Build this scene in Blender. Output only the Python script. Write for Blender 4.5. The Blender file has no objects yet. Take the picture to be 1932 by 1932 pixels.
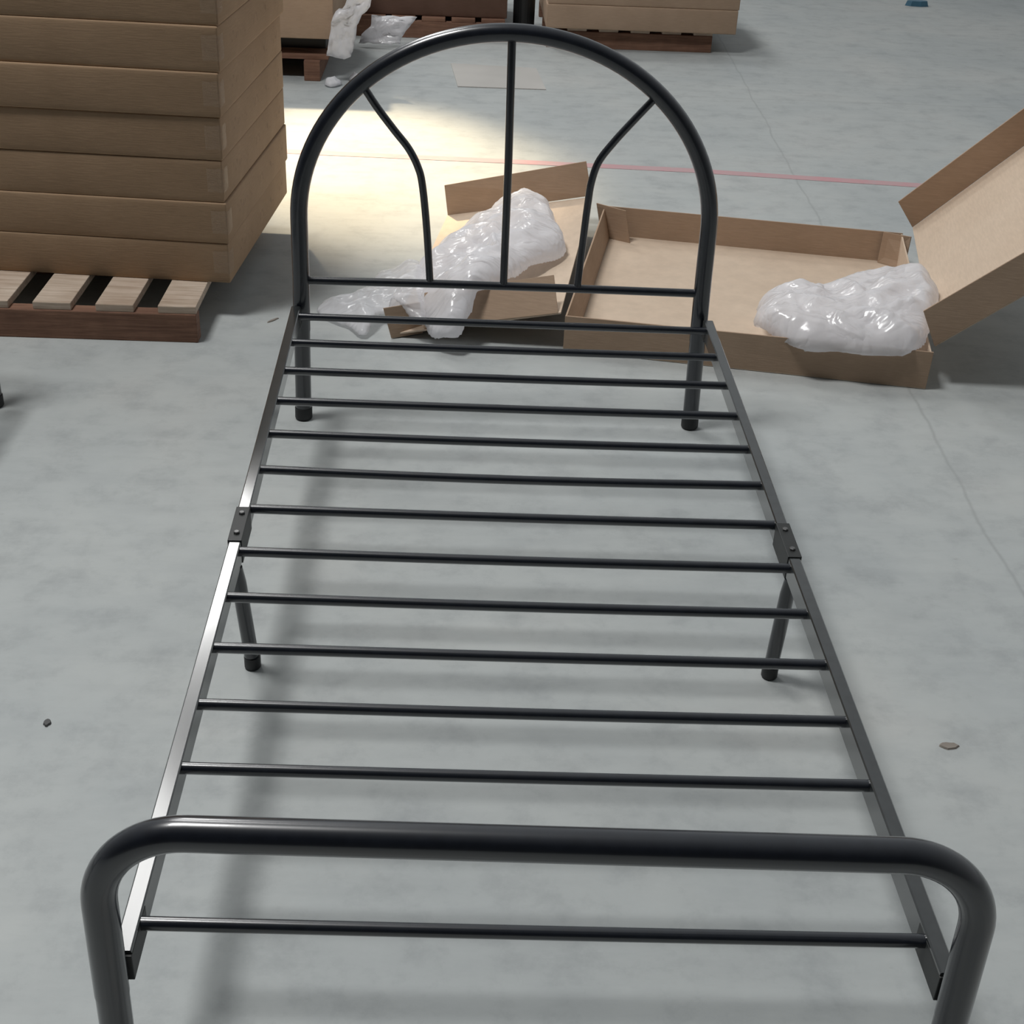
import bpy, bmesh, math, random
from mathutils import Vector, Matrix, noise
random.seed(7)
SC = bpy.context.scene
COL = SC.collection
PI = math.pi

# ------------------------------------------------------------------ materials
def new_mat(name):
    m = bpy.data.materials.new(name); m.use_nodes = True
    nt = m.node_tree
    b = nt.nodes['Principled BSDF']
    return m, nt, b

def ramp(nt, fac, stops):
    r = nt.nodes.new('ShaderNodeValToRGB')
    el = r.color_ramp.elements
    while len(el) < len(stops): el.new(0.5)
    for e, (p, c) in zip(el, stops):
        e.position = p; e.color = (*c, 1)
    nt.links.new(fac, r.inputs[0])
    return r.outputs[0]

def tex_noise(nt, vec, scale, detail=4, rough=.55, dist=0.0):
    n = nt.nodes.new('ShaderNodeTexNoise')
    n.inputs['Scale'].default_value = scale
    n.inputs['Detail'].default_value = detail
    n.inputs['Roughness'].default_value = rough
    n.inputs['Distortion'].default_value = dist
    if vec is not None: nt.links.new(vec, n.inputs['Vector'])
    return n.outputs['Fac']

def mapping(nt, scale=(1, 1, 1), rot=(0, 0, 0), kind='Object'):
    tc = nt.nodes.new('ShaderNodeTexCoord')
    mp = nt.nodes.new('ShaderNodeMapping')
    mp.inputs['Scale'].default_value = scale
    mp.inputs['Rotation'].default_value = rot
    nt.links.new(tc.outputs[kind], mp.inputs['Vector'])
    return mp.outputs[0]

def mixc(nt, fac, a, b, mode='MIX'):
    m = nt.nodes.new('ShaderNodeMix'); m.data_type = 'RGBA'; m.blend_type = mode
    if isinstance(fac, (int, float)): m.inputs[0].default_value = fac
    else: nt.links.new(fac, m.inputs[0])
    for s, v in ((6, a), (7, b)):
        if isinstance(v, tuple): m.inputs[s].default_value = (*v, 1)
        else: nt.links.new(v, m.inputs[s])
    return m.outputs[2]

def bump(nt, b, h, strength, dist=.01):
    n = nt.nodes.new('ShaderNodeBump')
    n.inputs['Strength'].default_value = strength
    n.inputs['Distance'].default_value = dist
    nt.links.new(h, n.inputs['Height'])
    nt.links.new(n.outputs[0], b.inputs['Normal'])

def mathn(nt, op, a, b=None, clamp=False):
    n = nt.nodes.new('ShaderNodeMath'); n.operation = op; n.use_clamp = clamp
    for i, v in enumerate((a, b)):
        if v is None: continue
        if isinstance(v, (int, float)): n.inputs[i].default_value = v
        else: nt.links.new(v, n.inputs[i])
    return n.outputs[0]

def mat_concrete():
    m, nt, b = new_mat('concrete')
    v = mapping(nt)
    n1 = tex_noise(nt, v, 1.1, 5, .6, .4)
    n2 = tex_noise(nt, v, 9, 6, .7)
    n3 = tex_noise(nt, mapping(nt, (1.2, 4, 1)), 4.5, 6, .65)
    c = ramp(nt, n1, [(.30, (.415, .445, .45)), (.52, (.47, .495, .49)), (.72, (.525, .535, .52))])
    c2 = ramp(nt, n2, [(.3, (.80, .80, .81)), (.5, (.96, .96, .96)), (.72, (1.0, 1.0, 1.0))])
    c3 = ramp(nt, n3, [(.32, (.93, .93, .935)), (.55, (1, 1, 1)), (.8, (1.0, 1.0, 1.0))])
    col = mixc(nt, 1.0, mixc(nt, 1.0, c, c2, 'MULTIPLY'), c3, 'MULTIPLY')
    # wandering hairline joints in the slab
    sep = nt.nodes.new('ShaderNodeSeparateXYZ'); nt.links.new(v, sep.inputs[0])
    wob = mathn(nt, 'MULTIPLY', mathn(nt, 'SUBTRACT', tex_noise(nt, v, 2.5, 4), .5), .05)
    lx = mathn(nt, 'ADD', mathn(nt, 'SUBTRACT', sep.outputs[0], mathn(nt, 'MULTIPLY', sep.outputs[1], .05)), wob)
    d1 = mathn(nt, 'ABSOLUTE', mathn(nt, 'SUBTRACT', lx, 1.40))
    d2 = mathn(nt, 'ABSOLUTE', mathn(nt, 'SUBTRACT', mathn(nt, 'ADD', sep.outputs[1], wob), 4.93))
    d = mathn(nt, 'MINIMUM', d1, d2)
    k = mathn(nt, 'SUBTRACT', 1.0, mathn(nt, 'DIVIDE', d, .006), True)
    k = mathn(nt, 'MULTIPLY', k, mathn(nt, 'MULTIPLY', n2, .5))
    col = mixc(nt, k, col, (.14, .14, .14))
    # small dark scuffs
    n4 = tex_noise(nt, mapping(nt, (1, 2.2, 1)), 15, 3, .5)
    k4 = mathn(nt, 'MULTIPLY', mathn(nt, 'SUBTRACT', n4, .735, True), 5.0, True)
    col = mixc(nt, k4, col, (.2, .2, .19))
    nt.links.new(col, b.inputs['Base Color'])
    b.inputs['Roughness'].default_value = .62
    b.inputs['Specular IOR Level'].default_value = .35
    bump(nt, b, n2, .12, .01)
    return m

def mat_kraft(name, base, dark, rough=.8, printed=False):
    m, nt, b = new_mat(name)
    v = mapping(nt)
    n1 = tex_noise(nt, v, 4, 4, .6)
    n2 = tex_noise(nt, mapping(nt, (6, 6, 60)), 4, 3, .6)
    c = ramp(nt, n1, [(.3, dark), (.7, base)])
    c2 = ramp(nt, n2, [(.3, (.9, .9, .9)), (.7, (1, 1, 1))])
    col = mixc(nt, 1.0, c, c2, 'MULTIPLY')
    if printed:                               # faded unreadable print along the right side, and the line of the lid
        sep = nt.nodes.new('ShaderNodeSeparateXYZ'); nt.links.new(v, sep.inputs[0])
        ge = nt.nodes.new('ShaderNodeNewGeometry')
        rows = mathn(nt, 'LESS_THAN', mathn(nt, 'ABSOLUTE', mathn(nt, 'SUBTRACT', sep.outputs[2], .058)), .013)
        glyph = mathn(nt, 'GREATER_THAN', tex_noise(nt, mapping(nt, (1, 70, 40)), 1.0, 2), .56)
        word = mathn(nt, 'GREATER_THAN', tex_noise(nt, mapping(nt, (1, 7, 1)), 1.0, 0), .50)
        side = mathn(nt, 'GREATER_THAN', sep.outputs[0], -.002)
        k = mathn(nt, 'MULTIPLY', mathn(nt, 'MULTIPLY', rows, glyph), mathn(nt, 'MULTIPLY', word, side))
        col = mixc(nt, mathn(nt, 'MULTIPLY', k, .45), col, (.20, .13, .085))
    nt.links.new(col, b.inputs['Base Color'])
    b.inputs['Roughness'].default_value = rough
    b.inputs['Specular IOR Level'].default_value = .2
    bump(nt, b, n2, .15, .004)
    return m

def mat_wood():
    m, nt, b = new_mat('rough_pallet_wood')
    v = mapping(nt, (1, 1, 1))
    w = tex_noise(nt, mapping(nt, (3, 40, 40)), 2.0, 5, .6, .6)
    n = tex_noise(nt, v, 5, 4, .6)
    c = ramp(nt, w, [(.3, (.42, .33, .25)), (.6, (.60, .50, .41)), (.8, (.70, .61, .52))])
    c2 = ramp(nt, n, [(.3, (.78, .72, .68)), (.65, (1, 1, 1))])
    nt.links.new(mixc(nt, 1.0, c, c2, 'MULTIPLY'), b.inputs['Base Color'])
    b.inputs['Roughness'].default_value = .85
    bump(nt, b, w, .3, .004)
    return m

def mat_redwood():
    m, nt, b = new_mat('reddish_stringer_wood')
    w = tex_noise(nt, mapping(nt, (3, 30, 50)), 2.0, 5, .6, .6)
    n = tex_noise(nt, mapping(nt), 7, 4, .6)
    c = ramp(nt, w, [(.3, (.17, .085, .055)), (.7, (.31, .17, .11))])
    c2 = ramp(nt, n, [(.3, (.7, .68, .68)), (.65, (1, 1, 1))])
    nt.links.new(mixc(nt, 1.0, c, c2, 'MULTIPLY'), b.inputs['Base Color'])
    b.inputs['Roughness'].default_value = .85
    bump(nt, b, w, .3, .004)
    return m

def mat_black_tube():
    m, nt, b = new_mat('glossy_black_powder_coat')
    n = tex_noise(nt, mapping(nt), 60, 3, .5)
    c = ramp(nt, n, [(.3, (.006, .008, .013)), (.7, (.010, .013, .020))])
    nt.links.new(c, b.inputs['Base Color'])
    b.inputs['Roughness'].default_value = .27
    b.inputs['Specular IOR Level'].default_value = .8
    b.inputs['Coat Weight'].default_value = .6
    b.inputs['Coat Roughness'].default_value = .12
    return m

def mat_rail():
    m, nt, b = new_mat('satin_black_rail_steel')
    n = tex_noise(nt, mapping(nt), 60, 3, .5)
    c = ramp(nt, n, [(.3, (.020, .023, .024)), (.7, (.030, .034, .035))])
    nt.links.new(c, b.inputs['Base Color'])
    b.inputs['Metallic'].default_value = .0
    b.inputs['Roughness'].default_value = .20
    b.inputs['Specular IOR Level'].default_value = .9
    b.inputs['Coat Weight'].default_value = .6
    b.inputs['Coat Roughness'].default_value = .1
    return m

def mat_plain(name, c, rough=.6, var=.12, scale=20, metal=0):
    m, nt, b = new_mat(name)
    n = tex_noise(nt, mapping(nt), scale, 3, .5)
    lo = tuple(x * (1 - var) for x in c); hi = tuple(min(1, x * (1 + var)) for x in c)
    nt.links.new(ramp(nt, n, [(.3, lo), (.7, hi)]), b.inputs['Base Color'])
    b.inputs['Roughness'].default_value = rough
    b.inputs['Metallic'].default_value = metal
    return m

def mat_film(name, see=.25):
    m, nt, b = new_mat(name)
    b.inputs['Base Color'].default_value = (.97, .97, 1.0, 1)
    b.inputs['Roughness'].default_value = .2
    b.inputs['Specular IOR Level'].default_value = .8
    n = tex_noise(nt, mapping(nt, (1, 1.7, 1), (0, 0, .6)), 8.5, 2, .5, 1.2)
    n = mathn(nt, 'ABSOLUTE', mathn(nt, 'SUBTRACT', n, .5))     # sharp creases
    bump(nt, b, n, .55, .03)
    tl = nt.nodes.new('ShaderNodeBsdfTranslucent'); tl.inputs[0].default_value = (.97, .97, 1.0, 1)
    tr = nt.nodes.new('ShaderNodeBsdfTransparent')
    m1 = nt.nodes.new('ShaderNodeMixShader'); m1.inputs[0].default_value = .38
    m2 = nt.nodes.new('ShaderNodeMixShader'); m2.inputs[0].default_value = see
    nt.links.new(b.outputs[0], m1.inputs[1]); nt.links.new(tl.outputs[0], m1.inputs[2])
    nt.links.new(m1.outputs[0], m2.inputs[1]); nt.links.new(tr.outputs[0], m2.inputs[2])
    nt.links.new(m2.outputs[0], nt.nodes['Material Output'].inputs['Surface'])
    return m

def mat_tape():
    m, nt, b = new_mat('clear_packing_tape')
    b.inputs['Base Color'].default_value = (.62, .52, .42, 1)
    b.inputs['Roughness'].default_value = .18
    b.inputs['Specular IOR Level'].default_value = .8
    n = tex_noise(nt, mapping(nt), 45, 3, .6)
    bump(nt, b, n, .5, .01)
    tr = nt.nodes.new('ShaderNodeBsdfTransparent')
    mx = nt.nodes.new('ShaderNodeMixShader'); mx.inputs[0].default_value = .87
    nt.links.new(b.outputs[0], mx.inputs[1]); nt.links.new(tr.outputs[0], mx.inputs[2])
    nt.links.new(mx.outputs[0], nt.nodes['Material Output'].inputs['Surface'])
    return m

def mat_redline():
    m, nt, b = new_mat('worn_red_floor_paint')
    n = tex_noise(nt, mapping(nt), 6, 5, .7)
    k = ramp(nt, n, [(.35, (.56, .30, .32)), (.6, (.50, .36, .37))])
    nt.links.new(k, b.inputs['Base Color'])
    b.inputs['Roughness'].default_value = .6
    return m

M = dict(
    floor=mat_concrete(),
    kraft=mat_kraft('brown_kraft_board', (.47, .34, .245), (.40, .285, .20)),
    shade=mat_kraft('shaded_brown_board', (.17, .10, .075), (.12, .07, .05)),  # only for the far left carton, its shade put into the brown
    printed=mat_kraft('printed_kraft_board', (.42, .285, .18), (.35, .235, .145), .75, True),
    inner=mat_kraft('pale_inner_kraft_board', (.68, .55, .43), (.63, .50, .385)),
    wood=mat_wood(), redwood=mat_redwood(), tube=mat_black_tube(), rail=mat_rail(),
    plate=mat_plain('dull_black_bracket_steel', (.022, .024, .024), .5),
    plastic=mat_plain('black_plastic', (.012, .013, .014), .5),
    film=mat_film('milky_plastic_film', .16), sheer=mat_film('sheer_plastic_film', .5),
    tape=mat_tape(), redline=mat_redline(),
    board=mat_plain('beige_board', (.50, .485, .46), .75, .08, 3),
    blue=mat_plain('blue_plastic', (.06, .16, .24), .5),
    grime=mat_plain('dark_grime', (.10, .10, .10), .8),
    brownbit=mat_plain('brown_paper', (.26, .23, .20), .8),
    
    steel=mat_plain('dull_zinc_bolt', (.18, .18, .18), .4, .1, 30, .8),
    dark=mat_plain('gap_shade_black', (.01, .011, .012), .45),  # for added bodies that stand in for dark gaps
)

# ------------------------------------------------------------------ helpers
def link(name, bm, mat, parent=None, smooth=False):
    me = bpy.data.meshes.new(name)
    bmesh.ops.recalc_face_normals(bm, faces=bm.faces)
    bm.to_mesh(me); bm.free()
    mats = mat if isinstance(mat, (list, tuple)) else [mat]
    for mm in mats: me.materials.append(mm)
    if smooth:
        for p in me.polygons: p.use_smooth = True
    o = bpy.data.objects.new(name, me); COL.objects.link(o)
    if parent is not None: o.parent = parent
    return o

def thing(name, label, cat, loc=(0, 0, 0), rz=0, group=None):
    o = bpy.data.objects.new(name, None); COL.objects.link(o)
    o.location = loc; o.rotation_euler = (0, 0, rz); o.empty_display_size = .1
    tag(o, label, cat, group); return o

def tag(o, label, cat, group=None):
    o['label'] = label; o['category'] = cat
    if group: o['group'] = group
    return o

def tube(bm, pts, r, seg=20, cap=True):
    pts = [Vector(p) for p in pts]
    rings = []; n = len(pts)
    t0 = (pts[1] - pts[0]).normalized()
    a = Vector((0, 0, 1)) if abs(t0.z) < .9 else Vector((1, 0, 0))
    u = t0.cross(a).normalized()
    for i, p in enumerate(pts):
        if i == 0: t = (pts[1] - pts[0])
        elif i == n - 1: t = (pts[-1] - pts[-2])
        else: t = (pts[i + 1] - pts[i - 1])
        t.normalize()
        u = (u - t * u.dot(t)).normalized(); w = t.cross(u)
        rr = r(i / (n - 1)) if callable(r) else r
        rings.append([bm.verts.new(p + (u * math.cos(q) + w * math.sin(q)) * rr)
                      for q in [2 * PI * k / seg for k in range(seg)]])
    for A, B in zip(rings, rings[1:]):
        for k in range(seg):
            bm.faces.new((A[k], A[(k + 1) % seg], B[(k + 1) % seg], B[k]))
    if cap:                                   # own vertices, so the caps stay flat
        bm.faces.new([bm.verts.new(v.co) for v in rings[0][::-1]]); bm.faces.new([bm.verts.new(v.co) for v in rings[-1]])

def tube_obj(name, pts, r, mat, parent, seg=20):
    bm = bmesh.new(); tube(bm, pts, r, seg)
    o = link(name, bm, mat, parent)
    for p in o.data.polygons: p.use_smooth = len(p.vertices) == 4
    return o

def smooth_path(pts, sub=8):
    pts = [Vector(p) for p in pts]; out = []
    P = [pts[0] * 2 - pts[1]] + pts + [pts[-1] * 2 - pts[-2]]
    for i in range(1, len(P) - 2):
        for k in range(sub):
            t = k / sub
            a, b, c, d = P[i - 1], P[i], P[i + 1], P[i + 2]
            out.append(.5 * ((2 * b) + (c - a) * t + (2 * a - 5 * b + 4 * c - d) * t * t + (3 * b - a - 3 * c + d) * t ** 3))
    out.append(pts[-1]); return out

def hexa(bm, c, bevel=0.0, mi=0):
    """8 corners: bottom ring 0-3, top ring 4-7"""
    v = [bm.verts.new(p) for p in c]
    fs = [bm.faces.new([v[i] for i in f]) for f in
          ((3, 2, 1, 0), (4, 5, 6, 7), (0, 1, 5, 4), (1, 2, 6, 5), (2, 3, 7, 6), (3, 0, 4, 7))]
    for f in fs: f.material_index = mi
    if bevel:
        es = list({e for f in fs for e in f.edges})
        bmesh.ops.bevel(bm, geom=es, offset=bevel, segments=2, profile=.6, affect='EDGES')
    return v

def box(bm, x0, x1, y0, y1, z0, z1, bevel=0.0, mi=0):
    hexa(bm, [(x0, y0, z0), (x1, y0, z0), (x1, y1, z0), (x0, y1, z0),
              (x0, y0, z1), (x1, y0, z1), (x1, y1, z1), (x0, y1, z1)], bevel, mi)

def panel(bm, a, b, c, d, t, bevel=.0012):
    """board through the quad a b c d with thickness t on the normal side"""
    a, b, c, d = map(Vector, (a, b, c, d))
    n = (b - a).cross(d - a).normalized() * t
    hexa(bm, [a, b, c, d, a + n, b + n, c + n, d + n], bevel)

# ------------------------------------------------------------------ floor
bm = bmesh.new(); box(bm, -8, 10, -3, 16, -.08, 0)
fl = link('floor', bm, M['floor']); fl['kind'] = 'structure'

bm = bmesh.new(); box(bm, -8, 10, 15.8, 16, 0, 2.2)
wb = link('wall_back', bm, mat_plain('painted_block_wall', (.42, .43, .42), .8)); wb['kind'] = 'structure'

# ------------------------------------------------------------------ bed
W = .90
PITCH, GAP = .1292, .1312
def slat_y(i): return (13 - i) * PITCH + (GAP - PITCH if i <= 6 else 0)
YJ = (slat_y(6) + slat_y(7)) / 2
def deck_z(y):
    if y < YJ: return .2286 + .0065 * y / YJ
    return .2351 + .0332 * (y - YJ) / (slat_y(0) - YJ)
SH = -.0181
def rail_bow(y):                      # the right rail bows out a little at the joint
    return .0035 * (1 - abs(y - YJ) / .85)
def head_pt(x, z):
    s = .0124 * min(0, z - .35) * (1 if x < .45 else -1)
    return Vector((x - .0018 + s, 1.7391 - .0015 * (x - .45) + .0651 * (z - .35), z))
def foot_pt(x, z):
    return Vector((x - .0027, -.0691 - .0288 * (x - .45) + .0518 * (z - .35), z))

bed = thing('metal_bed', 'black tubular metal single bed frame with arched headboard and bare slats, centre of the floor', 'bed')
T = M['tube']
HA, HB = -.0027 * -1, .0
xl, xr = .0027, .8973
# headboard arch, from rail height up and over
zs, bb = .4691, .3971
pts = [head_pt(xl, z) for z in (.215, .26, .31, .36, .41, .45)]
n = 64
for k in range(n + 1):
    a = PI * k / n
    pts.append(head_pt(.45 - .4473 * math.cos(a), zs + bb * math.sin(a)))
pts += [head_pt(xr, z) for z in (.45, .41, .36, .31, .26, .215)]
tube_obj('headboard_arch', pts, .0188, T, bed, 28)
for x in (xl, xr):
    lg = tube_obj('leg', [head_pt(x, z) for z in (.010, .08, .15, .215)], .0182, T, bed, 24)
    tube_obj('foot_cap', [head_pt(x, z) for z in (0, .004, .02, .028)], lambda t: .0172 + .0028 * min(1, t * 4), M['plastic'], lg, 24)
tube_obj('headboard_crossbar', [head_pt(xl + .012, .331), head_pt(.3, .3315), head_pt(.6, .3295), head_pt(xr - .012, .3265)], .0092, T, bed)
L = [(.146, .748), (.175, .706), (.208, .664), (.239, .626), (.259, .588), (.269, .549), (.279, .457), (.288, .333)]
Rr = [(.753, .745), (.711, .697), (.675, .654), (.645, .611), (.632, .566), (.628, .526), (.624, .467), (.616, .333)]
tube_obj('spindle', smooth_path([head_pt(x, z) for x, z in L]), .0082, T, bed, 16)
tube_obj('spindle', [head_pt(.450, .862), head_pt(.452, .6), head_pt(.451, .331)], .0086, T, bed, 16)
tube_obj('spindle', smooth_path([head_pt(x, z) for x, z in Rr]), .0082, T, bed, 16)

# footboard hoop
fa, fb, fz, fr = -.0202, .9202, .4219, .0991
pts = [foot_pt(fa, z) for z in (.19, .23, .27, .31)]
for k in range(17):
    t = PI / 2 * k / 16
    pts.append(foot_pt(fa + fr - fr * math.cos(t), fz - fr + fr * math.sin(t)))
pts += [foot_pt(fa + fr + (fb - fa - 2 * fr) * k / 10, fz) for k in range(1, 10)]
for k in range(17):
    t = PI / 2 * k / 16
    pts.append(foot_pt(fb - fr + fr * math.sin(t), fz - fr + fr * math.cos(t)))
pts += [foot_pt(fb, z) for z in (.31, .27, .23, .19)]
tube_obj('footboard_hoop', pts, .0192, T, bed, 32)
for x in (fa, fb):
    lg = tube_obj('leg', [foot_pt(x, z) for z in (.01, .08, .14, .19)], .0186, T, bed, 24)
    tube_obj('foot_cap', [foot_pt(x, z) for z in (0, .004, .02, .028)], lambda t: .0176 + .0028 * min(1, t * 4), M['plastic'], lg, 24)

# rails: square section steel in two halves each side
RW, RH = .0199, .0388
def rail(side, y0, y1, n=6):
    bm = bmesh.new(); rings = []
    for k in range(n + 1):
        y = y0 + (y1 - y0) * k / n
        zt = deck_z(y) + .0105
        if side < 0: xi, xo = 0.0, -RW
        else: xi, xo = W + rail_bow(y), W + RW + rail_bow(y)
        yy = y + (SH if side > 0 else 0)
        c = .0018
        sec = [(xi, zt - RH + c), (xi, zt - c), (xi + (c if xo > xi else -c), zt), (xo - (c if xo > xi else -c), zt),
               (xo, zt - c), (xo, zt - RH + c), (xo - (c if xo > xi else -c), zt - RH), (xi + (c if xo > xi else -c), zt - RH)]
        rings.append([bm.verts.new((a, yy, b)) for a, b in sec])
    for A, B in zip(rings, rings[1:]):
        for j in range(8): bm.faces.new((A[j], A[(j + 1) % 8], B[(j + 1) % 8], B[j]))
    bm.faces.new(rings[0]); bm.faces.new(rings[-1][::-1])
    return link('side_rail', bm, M['rail'], bed)
def plate(name, side, y0, y1, parent, grow=.0022, drop=.003, z_off=0, zlow=0):
    bm = bmesh.new()
    sh = SH if side > 0 else 0
    cs = []
    for y in (y0, y1):
        zt = deck_z(y) + .0105
        bw = rail_bow(y) if side > 0 else 0
        x0, x1 = (-RW - grow, grow * .6) if side < 0 else (W + bw - grow * .6, W + RW + bw + grow)
        cs.append((x0, x1, y + sh, zt - RH - drop - zlow, zt + grow + z_off))
    (a0, a1, ay, al, ah), (b0, b1, by, bl, bh) = cs
    hexa(bm, [(a0, ay, al), (a1, ay, al), (b1, by, bl), (b0, by, bl), (a0, ay, ah), (a1, ay, ah), (b1, by, bh), (b0, by, bh)], .0012)
    return link(name, bm, M['plate'], parent)
def bolt(side, y, parent, top=True):
    bm = bmesh.new(); sh = SH if side > 0 else 0
    bw = rail_bow(y) if side > 0 else 0
    xc = -RW / 2 if side < 0 else W + RW / 2 + bw
    z = deck_z(y) + .0105 + .002
    tube(bm, [(xc, y + sh, z - .002), (xc, y + sh, z + .0035), (xc, y + sh, z + .0045)], lambda t: .0052 if t < .9 else .004, 6)
    link('bolt', bm, M['steel'], parent)
for s in (-1, 1):
    r1 = rail(s, YJ, 1.712)
    r0 = rail(s, -.048 if s < 0 else -.055, YJ)
    p = plate('joint_plate', s, YJ - .052, YJ + .052, bed)
    bolt(s, YJ - .03, p); bolt(s, YJ + .03, p)
    # hook brackets at the foot end and at the headboard
    plate('hook_bracket', s, -.052 if s < 0 else -.058, .022, bed, .001, .004, -.006)
    plate('hook_bracket', s, 1.69, 1.722, bed, .001, .004, -.006)

# slats, each a little sagged and out of true
for i in range(14):
    y = slat_y(i); z = deck_z(y)
    sag = (.0, .001, .0015, .001, .002, .0045, .0015, .002, .002, .001, .0015, .001, .001, .001)[i]
    xe = W + rail_bow(y)
    pts = []
    for k in range(11):
        t = k / 10
        pts.append((xe * t, y + SH * t, z - sag * math.sin(PI * t) - .0012 * t))
    tube_obj('slat', pts, .0083, T, bed, 18)

# mid legs under the joint
for s in (-1, 1):
    xb, xt = (.0075, -.008) if s < 0 else (.904, .912)
    y = .7736 + (SH * .3 if s > 0 else 0)
    zt = deck_z(.78) - RH + .009
    lg = tube_obj('leg', [(xb + (xt - xb) * t, y, .008 + (zt - .008) * t) for t in (0, .4, .85, 1)], lambda t: .0125 if t < .9 else .010, T, bed, 20)
    tube_obj('foot_cap', [(xb, y, 0), (xb, y, .003), (xb, y, .02), (xb, y, .024)], lambda t: .012 + .0022 * min(1, t * 4), M['plastic'], lg, 20)

def copy_tree(o, parent=None):
    c = o.copy(); COL.objects.link(c)
    if parent is not None: c.parent = parent
    for ch in [q for q in o.children]: copy_tree(ch, c)
    return c
bed2 = copy_tree(bed)
bed2.location = (-1.617, .026, 0)
tag(bed2, 'second black metal bed mostly out of frame, only one dark leg showing at left edge', 'bed')

# ------------------------------------------------------------------ pallets and carton stacks
def pallet(name, x0, x1, y0, y1, h, label, group, rz=0.0, board=.097, gap=.061, deck=.020, top='wood'):
    t = thing(name, label, 'pallet', (x1, y0, 0), rz, group)
    X0 = x0 - x1; D = y1 - y0
    for yy in (0, D / 2 - .02, D - .04):
        bm = bmesh.new(); box(bm, X0, 0, yy, yy + .042, .0, h - deck, .003)
        link('stringer', bm, M['redwood'], t)
    x = 0
    while x > X0 + board * .5:
        bm = bmesh.new()
        a = max(X0, x - board)
        box(bm, a + random.uniform(0, .002), x, .003 + random.uniform(0, .003), D, h - deck, h, .0025)
        link('deck_board', bm, M[top], t)
        x -= board + gap
    return t

RS = math.radians(-4.4)
pallet('wooden_pallet', -1.28, -.317, 2.128, 3.05, .097, 'worn wooden pallet with dark gaps between pale deck boards under the big left carton stack', None, math.radians(-.8))

def carton_mesh(w, d, h, name='carton_body', mat='kraft'):
    """origin at front right bottom corner, extends -x, +y, +z; slightly bulged sides and a lid line"""
    bm = bmesh.new()
    nx, ny, nz = 14, 12, 3
    def P(x, y, z):
        cx = math.sin(PI * (x / -w)); cy = math.sin(PI * (y / d)); cz = math.sin(PI * (z / h))
        ox = oy = 0
        if x == 0: ox = .003 * cy * cz
        if x == -w: ox = -.003 * cy * cz
        if y == 0: oy = -.003 * cx * cz
        if y == d: oy = .003 * cx * cz
        return (x + ox, y + oy, z)
    bmesh.ops.create_cube(bm, size=1)
    bmesh.ops.subdivide_edges(bm, edges=bm.edges[:], cuts=7, use_grid_fill=True)
    for v in bm.verts:
        x = (v.co.x - .5) * w; y = (v.co.y + .5) * d; z = (v.co.z + .5) * h
        x = 0 if abs(x) < 1e-5 else (-w if abs(x + w) < 1e-5 else x)
        y = 0 if abs(y) < 1e-5 else (d if abs(y - d) < 1e-5 else y)
        v.co = P(x, y, z)
    es = [e for e in bm.edges if len(e.link_faces) == 2 and e.calc_face_angle(0) > .8]
    bmesh.ops.bevel(bm, geom=es, offset=.0045, segments=2, profile=.6, affect='EDGES')
    me = bpy.data.meshes.new(name); bmesh.ops.recalc_face_normals(bm, faces=bm.faces)
    bm.to_mesh(me); bm.free(); me.materials.append(M[mat])
    for p in me.polygons: p.use_smooth = True
    return me

def part_from(me, name, parent):
    o = bpy.data.objects.new(name, me); COL.objects.link(o); o.parent = parent; return o

BW, BD, BH = .95, .785, .1087
me_body = carton_mesh(BW, BD, BH, mat='printed')
# clear tape wrapping the front right corner of a carton
bm = bmesh.new()
zc = BH * .5
def tape_strip(bm, x0, y1, z0, z1, off=.0035):
    prof = [(x0, -off), (x0 * .5, -off - .0008), (-.004, -off), (off, .003), (off + .0006, y1 * .5), (off, y1)]
    lo = [bm.verts.new((a, b, z0 + random.uniform(-.002, .002))) for a, b in prof]
    hi = [bm.verts.new((a, b, z1 + random.uniform(-.002, .002))) for a, b in prof]
    for i in range(len(prof) - 1): bm.faces.new((lo[i], lo[i + 1], hi[i + 1], hi[i]))
tape_strip(bm, -.040, .040, zc - .026, zc + .034)
me_tape = bpy.data.meshes.new('packing_tape'); bm.to_mesh(me_tape); bm.free(); me_tape.materials.append(M['tape'])
order = ['bottom', 'second from the bottom', 'third from the bottom', 'fourth from the bottom', 'fifth from the bottom', 'sixth from the bottom', 'topmost in view',
         'unseen, just above the frame', 'unseen, second above the frame', 'unseen, the very top one']
jit = [(0, 0), (.003, -.002), (-.001, .001), (.002, 0), (.006, -.004), (.011, -.002), (.014, .002), (.012, 0), (.010, .001), (.012, -.002)]
first = None
for k in range(10):  # the upper three are unseen, added to block light from behind
    lab = 'flat brown carton in the tall stack at left, ' + order[k] + (', resting on the pallet' if k == 0 else '')
    loc = (-.254 + jit[k][0], 2.300 + jit[k][1], .0975 + k * (BH + .0003))
    if k == 0:
        c = thing('carton', lab, 'cardboard box', loc, RS, 'cartons in the tall left stack'); first = c
        part_from(me_body, 'carton_body', c); part_from(me_tape, 'packing_tape', c)
    else:
        c = first.copy(); COL.objects.link(c); c.location = loc
        for ch in first.children:
            q = ch.copy(); COL.objects.link(q); q.parent = c
        c.rotation_euler.z = RS + random.uniform(-.006, .006)
        c['label'] = lab

# far stack, centre right
pallet('wooden_pallet', .77, 1.602, 5.848, 6.65, .10, 'far wooden pallet with dark slots behind the arch, under the two cartons at top centre', None)
me_far = carton_mesh(.945, .8, .113)
for k in range(2):
    c = bpy.data.objects.new('carton', me_far); COL.objects.link(c)
    c.location = (1.708 + .004 * k, 5.80 + .004 * k, .1005 + k * .1134)
    tag(c, ('lower' if k == 0 else 'upper') + ' flat brown carton on the far pallet at top centre of the floor', 'cardboard box', 'cartons on the far pallet')
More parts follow.
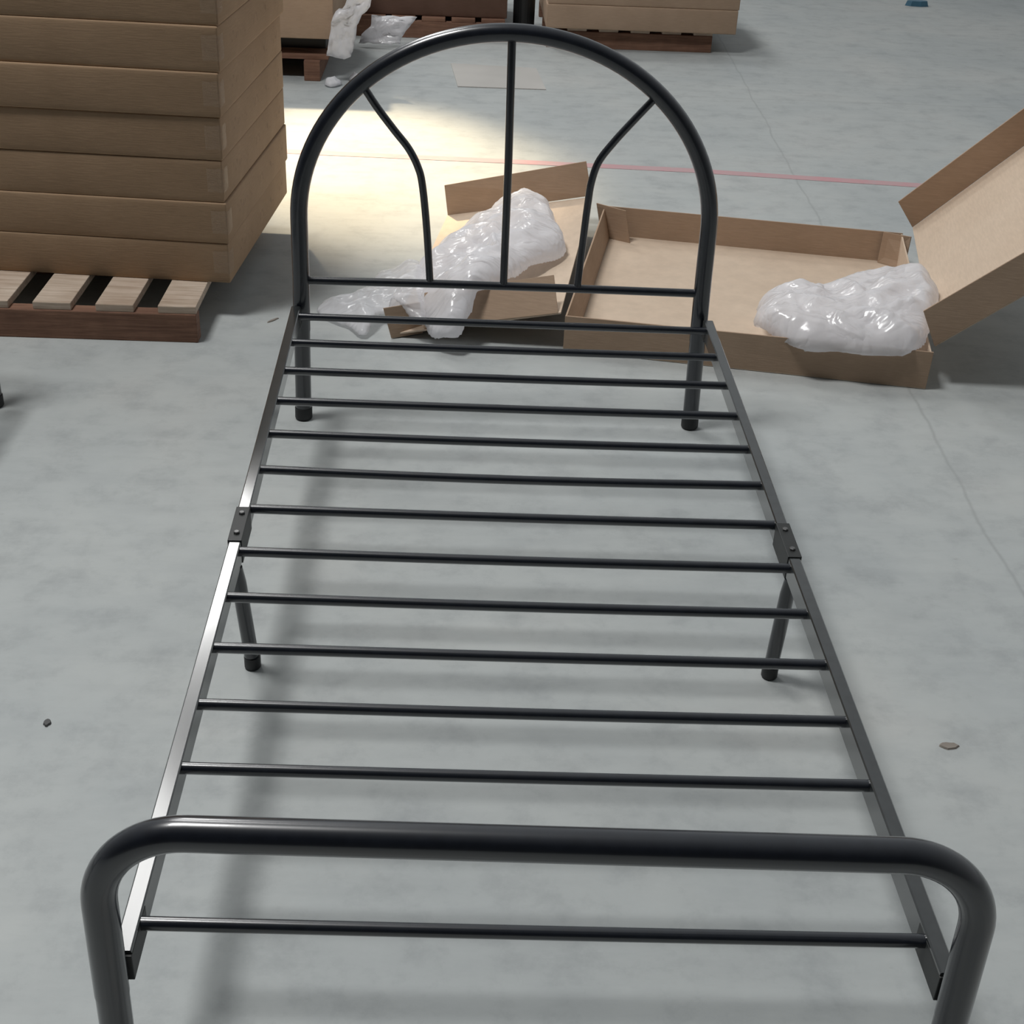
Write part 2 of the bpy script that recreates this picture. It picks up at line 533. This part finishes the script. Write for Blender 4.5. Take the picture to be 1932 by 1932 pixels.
# far stack, centre left
pallet('wooden_pallet', -.32, .565, 5.95, 6.75, .10, 'dark reddish pallet at the back behind the top left of the arch', None, 0, .12, .03, .020, 'redwood')
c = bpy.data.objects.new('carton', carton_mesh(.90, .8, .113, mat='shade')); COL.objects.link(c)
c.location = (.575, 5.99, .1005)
tag(c, 'brown carton at the back with shade put into its colour, left of the dark gap filler', 'cardboard box')
bm = bmesh.new(); tube(bm, [(.668, 6.17, .001), (.668, 6.17, .02), (.668, 6.17, .24), (.668, 6.17, .25)], lambda t: .054 + .004 * t, 24)  # added black cylinder in place of the shade between the stacks
filler = link('gap_shade_filler', bm, M['dark']); tag(filler, 'black filler standing in for shade in the gap between the two far carton stacks', 'shade filler')

# far left pallet with a taller carton, partly hidden behind the big stack
t = thing('wooden_pallet', 'far left pallet half hidden behind the tall carton stack', 'pallet', (-.205, 4.97, 0))
for x0 in (-.135, -.52, -.90):
    bm = bmesh.new(); box(bm, x0, x0 + .07, 0, .85, 0, .085, .003); link('stringer', bm, M['redwood'], t)
for j in range(6):
    bm = bmesh.new(); box(bm, -.92, -.03 , .035 + j * .145, .035 + j * .145 + .11, .0852, .105, .002); link('deck_board', bm, M['redwood'], t)
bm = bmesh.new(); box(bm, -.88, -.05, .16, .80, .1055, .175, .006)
o = link('gap_shade_block', bm, M['dark']); o.location = (-.205, 4.97, 0)  # added black block in place of the shade under the carton
tag(o, 'black block standing in for shade between the far left pallet and the carton above it', 'bundle')
c = bpy.data.objects.new('carton', carton_mesh(.85, .78, .42)); COL.objects.link(c)
c.location = (-.207, 4.985, .1757)
tag(c, 'tall plain carton on the far left pallet, seen just right of the big stack', 'cardboard box')

# ------------------------------------------------------------------ opened carton on the floor
oc = thing('opened_carton', 'flat brown carton lying open on the floor behind the headboard, both end lids folded out', 'cardboard box', (.627, 2.138, 0), math.atan2(-.196, .9806))
inv = Matrix.Translation((.627, 2.138, 0)) @ Matrix.Rotation(math.atan2(-.196, .9806), 4, 'Z')
inv = inv.inverted()
def lp(p): return inv @ Vector(p)
LT, WT, HT, TH = .928, .93, .098, .005
def board(name, quad, mat, parent=oc, t=TH):
    bm = bmesh.new(); panel(bm, *quad, t); return link(name, bm, mat, parent)
# tray in its own frame: x 0..LT, y 0..WT
board('base_panel', [(0, 0, .001), (LT, 0, .001), (LT, WT, .001), (0, WT, .001)], M['inner'])
board('side_wall', [(0, 0, .002), (0, 0, HT), (LT, -.004, HT + .006), (LT, 0, .002)], M['kraft'])
board('side_wall', [(LT, WT, .002), (LT, WT + .006, HT), (0, WT + .004, HT), (0, WT, .002)], M['kraft'])
board('end_wall', [(.0, WT - .004, HT - .001), (.0, .006, HT - .001), (.022, .006, .006), (.022, WT - .004, .006)], M['kraft'])
board('end_wall', [(LT - .002, .006, .006), (LT - .002, .006, HT), (LT - .002, WT - .006, HT), (LT - .002, WT - .006, .006)], M['inner'])
def world_board(name, quad, mat, t=.004, parent=oc):
    return board(name, [lp(p) for p in quad], mat, parent, t)
# corner tuck flaps standing at the far corners
world_board('corner_flap', [(.806, 3.025, .006), (.892, 2.972, .006), (.872, 2.985, .106), (.783, 3.035, .112)], M['kraft'])
world_board('corner_flap', [(1.655, 2.862, .006), (1.722, 2.80, .006), (1.735, 2.83, .102), (1.66, 2.87, .102)], M['kraft'])
# raised lid at the right end
def lid(h1, h2, v1, v2, length, w1, w2, hh, name):
    h1, h2, v1, v2 = map(Vector, (h1, h2, v1, v2))
    e1, e2 = h1 + v1.normalized() * length, h2 + v2.normalized() * length
    bm = bmesh.new(); panel(bm, lp(h1), lp(e1), lp(e2), lp(h2), -.005)
    pn = link(name, bm, M['inner'], oc)
    def wall(a, b, n, flip):
        n = Vector(n) * hh
        q = [lp(a), lp(b), lp(b + n), lp(a + n)]
        bm = bmesh.new(); panel(bm, *(q if not flip else q[::-1]), .005)
        link('lid_wall', bm, M['kraft'], pn)
    wall(h1, e1, w1, False); wall(h2, e2, w2, True)
    n = Vector(w1) + Vector(w2); n.normalize()
    q = [lp(e1), lp(e2), lp(e2 + n * hh), lp(e1 + n * hh)]
    bm = bmesh.new(); panel(bm, *q, .005); link('lid_wall', bm, M['kraft'], pn)
    return pn
u = Vector((.9806, -.196, 0))
def dirv(deg): return u * math.cos(math.radians(deg)) + Vector((0, 0, math.sin(math.radians(deg))))
lid((1.549, 1.993, .106), (1.758, 2.906, .106), dirv(40.5), dirv(45.5), .47,
    (-.44, .10, .90), (-.60, .03, .80), .098, 'raised_lid')
# folded out lid at the left end, sloping down to the floor
NR, FR, FL, NL = Vector((.617, 2.147, .099)), Vector((.776, 3.12, .099)), Vector((.313, 3.173, .006)), Vector((.178, 2.196, .006))
bm = bmesh.new(); panel(bm, lp(NL), lp(NR), lp(FR), lp(FL), .005)
ll = link('folded_lid', bm, M['inner'], oc)
def lw(quad, t=.005, mat='kraft'):
    bm = bmesh.new(); panel(bm, *[lp(q) for q in quad], t); link('lid_wall', bm, M[mat], ll)
lw([(.262, 2.19, .030), (.610, 2.150, .099), (.598, 2.215, .178), (.262, 2.25, .105)])
lw([(.313, 3.173, .008), (.300, 3.185, .106), (.752, 3.155, .208), (.774, 3.125, .106)])
bm = bmesh.new(); panel(bm, lp((.176, 2.187, .002)), lp((.258, 2.222, .004)), lp((.249, 2.225, .090)), lp((.155, 2.190, .085)), .004)
link('corner_flap', bm, M['kraft'], ll)

# ------------------------------------------------------------------ crumpled plastic
def inside(p, poly):
    x, y = p; r = False; j = len(poly) - 1
    for i in range(len(poly)):
        xi, yi = poly[i][:2]; xj, yj = poly[j][:2]
        if (yi > y) != (yj > y) and x < (xj - xi) * (y - yi) / (yj - yi) + xi: r = not r
        j = i
    return r
def near_edge(p, poly):
    best = (9, None)
    for i in range(len(poly)):
        a = Vector(poly[i][:2]); b = Vector(poly[(i + 1) % len(poly)][:2]); q = Vector(p)
        t = max(0, min(1, (q - a).dot(b - a) / (b - a).length_squared)); c = a + (b - a) * t
        d = (q - c).length
        if d < best[0]: best = (d, c)
    return best
def crumple(p, f):
    v = Vector((p[0] * f, p[1] * f, 3.7))
    a = 1 - abs(noise.noise(v)) * 2
    b = 1 - abs(noise.noise(v * 2.3 + Vector((9, 2, 1)))) * 2
    c = 1 - abs(noise.noise(v * 5.1 + Vector((1, 7, 4)))) * 2
    return a * .62 + b * .27 + c * .11
def plastic(name, poly, H, D, amp, freq, mat, step=.009, parent=None, floorz=.004):
    xs = [p[0] for p in poly]; ys = [p[1] for p in poly]
    P = smooth_path([(p[0], p[1], p[2]) for p in poly + poly[:1]], 4)[:-1]
    for q in P:
        q.x += .012 * noise.noise(Vector((q.x * 14, q.y * 14, 5))); q.y += .012 * noise.noise(Vector((q.x * 14, q.y * 14, 8)))
    P = [(q.x, q.y, q.z) for q in P]
    def base(x, y):
        s = w = 0
        for (a, b, c) in poly:
            k = 1 / ((x - a) ** 2 + (y - b) ** 2 + 1e-4) ** 1.5; s += c * k; w += k
        return s / w
    bm = bmesh.new(); vt = {}; vb = {}
    nx = int((max(xs) - min(xs)) / step) + 3; ny = int((max(ys) - min(ys)) / step) + 3
    x0, y0 = min(xs) - step, min(ys) - step
    cells = [(i, j) for i in range(nx) for j in range(ny) if inside((x0 + (i + .5) * step, y0 + (j + .5) * step), P)]
    cs = set(cells)
    cnt = {}
    for i, j in cells:
        for a, b in ((i, j), (i + 1, j), (i + 1, j + 1), (i, j + 1)): cnt[(a, b)] = cnt.get((a, b), 0) + 1
    for (i, j), c in cnt.items():
        x, y = x0 + i * step, y0 + j * step
        d, cp = near_edge((x, y), P)
        edge = c < 4
        if edge: x, y = cp.x, cp.y; d = 0
        t = min(1, d / D); prof = math.sqrt(max(0, 1 - (1 - t) ** 2))
        z = base(x, y)
        cr = crumple((x, y), freq) - .55
        dx = noise.noise(Vector((x * freq, y * freq, 20))) * amp * .5 * t
        dy = noise.noise(Vector((x * freq, y * freq, 40))) * amp * .5 * t
        zt = z + H * prof + amp * cr * (.25 + .75 * t)
        v1 = bm.verts.new((x + dx, y + dy, max(floorz, zt)))
        vt[(i, j)] = v1
        vb[(i, j)] = v1 if edge else bm.verts.new((x + dx, y + dy, max(floorz, min(zt - .004, z - H * .12 * prof))))
    for i, j in cells:
        k = ((i, j), (i + 1, j), (i + 1, j + 1), (i, j + 1))
        bm.faces.new([vt[q] for q in k])
        lo = [vb[q] for q in k][::-1]
        if any(vb[q] is not vt[q] for q in k): bm.faces.new(lo)
    bmesh.ops.smooth_vert(bm, verts=bm.verts, factor=.25, use_axis_x=True, use_axis_y=True, use_axis_z=True)
    o = link(name, bm, mat, parent, smooth=True)
    return o

RB = [(1.135, 2.20, .07), (1.175, 2.34, .06), (1.26, 2.40, .05), (1.36, 2.41, .05), (1.44, 2.47, .05), (1.52, 2.56, .05), (1.60, 2.52, .07), (1.645, 2.40, .10),
      (1.645, 2.28, .12), (1.60, 2.17, .125), (1.56, 2.06, .12), (1.50, 1.965, .105), (1.444, 1.95, .088), (1.36, 1.963, .088), (1.277, 1.985, .085), (1.19, 2.005, .086), (1.13, 2.09, .10)]
bag = plastic('plastic_bag', RB, .075, .07, .040, 9, M['film'], floorz=.012)
tag(bag, 'crumpled white plastic bag on the right end of the opened carton', 'plastic bag')

LB = [(.575, 3.09, .10), (.632, 2.95, .11), (.638, 2.80, .11), (.65, 2.70, .11), (.648, 2.55, .11), (.549, 2.43, .12), (.47, 2.258, .14), (.405, 2.19, .14),
      (.385, 2.135, .09), (.346, 2.085, .05), (.285, 2.12, .04), (.245, 2.235, .06), (.24, 2.40, .04), (.236, 2.56, .05), (.324, 2.78, .05), (.405, 2.93, .06), (.492, 3.05, .08)]
bag2 = thing('plastic_bag', 'long crumpled white plastic bag behind the headboard, trailing to the floor at its left end', 'plastic bag', (0, 0, 0))
plastic('crumpled_body', LB, .07, .10, .05, 9, M['film'], parent=bag2, floorz=.012)
LS = [(.30, 2.30, .08), (.262, 2.15, .06), (.185, 2.226, .095), (.139, 2.277, .03), (.11, 2.174, .01), (.05, 2.24, .008), (-.028, 2.319, .008),
      (-.019, 2.41, .008), (.076, 2.483, .012), (.135, 2.628, .02), (.236, 2.62, .05), (.27, 2.5, .07)]
plastic('trailing_film', LS, .022, .08, .03, 14, M['sheer'], parent=bag2, floorz=.006)
# plastic on the far left pallet
def drape(name, pts, wd, label):
    bm = bmesh.new(); rows = []
    for k, p in enumerate(smooth_path(pts, 5)):
        row = []
        for s in range(9):
            q = (s / 8 - .5); a = p + Vector((q * wd * (1 + .35 * noise.noise(p * 9)), 0, 0))
            a.y += .03 * (crumple((a.x + k * .03, a.z), 22)) - .02; a.z += .012 * noise.noise(a * 30)
            row.append(bm.verts.new(a))
        rows.append(row)
    for A, B in zip(rows, rows[1:]):
        for j in range(8): bm.faces.new((A[j], A[j + 1], B[j + 1], B[j]))
    o = link(name, bm, M['film'], None, True)
    md = o.modifiers.new('thick', 'SOLIDIFY'); md.thickness = .003
    tag(o, label, 'plastic sheet'); return o
drape('plastic_sheet', [(-.08, 4.96, .40), (-.10, 4.97, .33), (-.15, 4.955, .27), (-.165, 4.95, .20), (-.185, 4.95, .11)], .10,
      'greyish plastic sheet hanging beside the tall plain carton at the back left')
drape('plastic_sheet', [(.02, 5.75, .14), (.0, 5.72, .10), (-.04, 5.72, .05), (-.05, 5.70, .02)], .20,
      'pale plastic sheet over the front of the dark reddish pallet at the back')
def scrap(cx, cy, r, h, label):
    poly = [(cx + r * (1 + .25 * noise.noise(Vector((a, cx, cy)))) * math.cos(a), cy + r * 1.1 * math.sin(a), .006) for a in [2 * PI * k / 9 for k in range(9)]]
    o = plastic('plastic_scrap', poly, h * .55, r * .8, .035, 26, M['film'], .008, floorz=.003)
    tag(o, label, 'plastic scrap'); return o
scrap(-.205, 4.90, .042, .05, 'whiter plastic scrap on the floor before the far left pallet, in front of another')
scrap(-.115, 5.00, .035, .05, 'smaller greyish plastic scrap on the floor just behind the whiter scrap')

# ------------------------------------------------------------------ floor marks and bits
bm = bmesh.new()
path = [(-1.2, 3.93), (-.136, 3.868), (.5, 3.842), (1.2, 3.800), (1.97, 3.712), (3.0, 3.60)]
lo = []; hi = []
for x, y in path:
    lo.append((bm.verts.new((x, y - .026, .0012)), bm.verts.new((x, y + .026, .0012))))
for A, B in zip(lo, lo[1:]): bm.faces.new((A[0], B[0], B[1], A[1]))
ex = bmesh.ops.extrude_face_region(bm, geom=bm.faces[:])
for v in [g for g in ex['geom'] if isinstance(g, bmesh.types.BMVert)]: v.co.z -= .0011
o = link('floor_line', bm, M['redline']); tag(o, 'faded red line painted across the concrete floor behind the opened carton', 'floor marking')
bm = bmesh.new(); hexa(bm, [(.335, 4.955, .0005), (.726, 4.955, .0005), (.70, 5.36, .0005), (.30, 5.40, .0005),
                            (.335, 4.955, .004), (.726, 4.955, .004), (.70, 5.36, .004), (.30, 5.40, .004)])
o = link('flat_board', bm, M['board']); tag(o, 'thin beige board lying flat on the floor, seen through the top of the arch', 'board')
def blob(name, x, y, rx, ry, h, mat, label, cat, rz=0):
    bm = bmesh.new(); n = 14
    bot = []; top = []
    for k in range(n):
        a = 2 * PI * k / n; q = 1 + .3 * noise.noise(Vector((math.cos(a) * 2, math.sin(a) * 2, x * 7)))
        bot.append(bm.verts.new((rx * q * math.cos(a), ry * q * math.sin(a), .0003)))
        top.append(bm.verts.new((rx * q * .85 * math.cos(a), ry * q * .85 * math.sin(a), h)))
    bm.faces.new(bot[::-1]); bm.faces.new(top)
    for k in range(n): bm.faces.new((bot[k], bot[(k + 1) % n], top[(k + 1) % n], top[k]))
    o = link(name, bm, mat); o.location = (x, y, 0); o.rotation_euler.z = rz; tag(o, label, cat); return o
blob('dirt_lump', -.30, .617, .0065, .008, .004, M['grime'], 'small dark lump of dirt on the floor left of the slatted bed', 'dirt')
blob('paper_scrap', 1.168, .589, .017, .008, .003, M['brownbit'], 'tiny brown scrap on the floor right of the slatted bed', 'scrap')
blob('plastic_strip', 3.109, 7.40, .07, .03, .03, M['blue'], 'small blue strip on the floor at the top right corner', 'scrap')
blob('tape_scrap', -.145, 2.287, .022, .004, .003, M['brownbit'], 'thin dark sliver on the floor between the left pallet and the headboard post', 'scrap', .9)

# ------------------------------------------------------------------ light
w = bpy.data.worlds.new('World'); SC.world = w; w.use_nodes = True
nt = w.node_tree; bg = nt.nodes['Background']
tc = nt.nodes.new('ShaderNodeTexCoord'); sp = nt.nodes.new('ShaderNodeSeparateXYZ')
nt.links.new(tc.outputs['Generated'], sp.inputs[0])
def m_(op, a, b): return mathn(nt, op, a, b)
# hall: bright openings at the back, right side raised to light the carton stack, dim behind the camera, dim roof
sx = m_('MULTIPLY', sp.outputs[0], .07)
sy = m_('MULTIPLY', sp.outputs[1], .24)
tot = mathn(nt, 'MAXIMUM', m_('ADD', m_('ADD', sx, sy), .21), .02)
nt.links.new(tot, bg.inputs['Strength'])
bg.inputs['Color'].default_value = (.94, .98, 1.0, 1)

def area(name, loc, target, size, energy, col, sy=None):
    l = bpy.data.lights.new(name, 'AREA'); l.energy = energy; l.color = col
    l.shape = 'RECTANGLE'; l.size = size; l.size_y = sy or size
    o = bpy.data.objects.new(name, l); COL.objects.link(o); o.location = loc
    o.rotation_euler = (Vector(target) - Vector(loc)).to_track_quat('-Z', 'Y').to_euler(); return o
area('roof_light', (-1.70, 1.5, 6.0), (.3, 1.0, 0), 1.15, 215, (1, .995, .98), 1.3)
area('roof_light', (-1.85, 5.6, 6.0), (.6, 3.0, 0), 1.0, 80, (1, .995, .98), 2.6)
area('roof_light', (-2.2, 9.5, 6.0), (1.0, 6.0, 0), 1.0, 105, (1, .995, .98), 1.6)
sl = bpy.data.lights.new('doorway_sun', 'SPOT'); sl.energy = 5600; sl.color = (1, .80, .52)
sl.spot_size = math.radians(12.5); sl.spot_blend = .9; sl.shadow_soft_size = .12
so = bpy.data.objects.new('doorway_sun', sl); COL.objects.link(so); so.location = (-2.2, 8.6, 5.0)
so.rotation_euler = (Vector((.02, 3.80, 0)) - so.location).to_track_quat('-Z', 'Y').to_euler()

# ------------------------------------------------------------------ camera
cam = bpy.data.cameras.new('camera'); co = bpy.data.objects.new('camera', cam); COL.objects.link(co)
r_ = Vector((.99874031, -.0288755, .0410366)); u_ = Vector((-.02037073, .51407092, .85750576)); f_ = Vector((.04585663, .85726151, -.51283513))
mw = Matrix(((r_.x, u_.x, -f_.x, .34204), (r_.y, u_.y, -f_.y, -1.07627), (r_.z, u_.z, -f_.z, 1.42792), (0, 0, 0, 1)))
co.matrix_world = mw
cam.sensor_width = 36; cam.lens = 36 * 2522.22 / 1932; cam.clip_start = .05
SC.camera = co
vs = SC.view_settings
vs.view_transform = 'Standard'; vs.look = 'None'; vs.gamma = 1; vs.exposure = 0; vs.use_curve_mapping = False
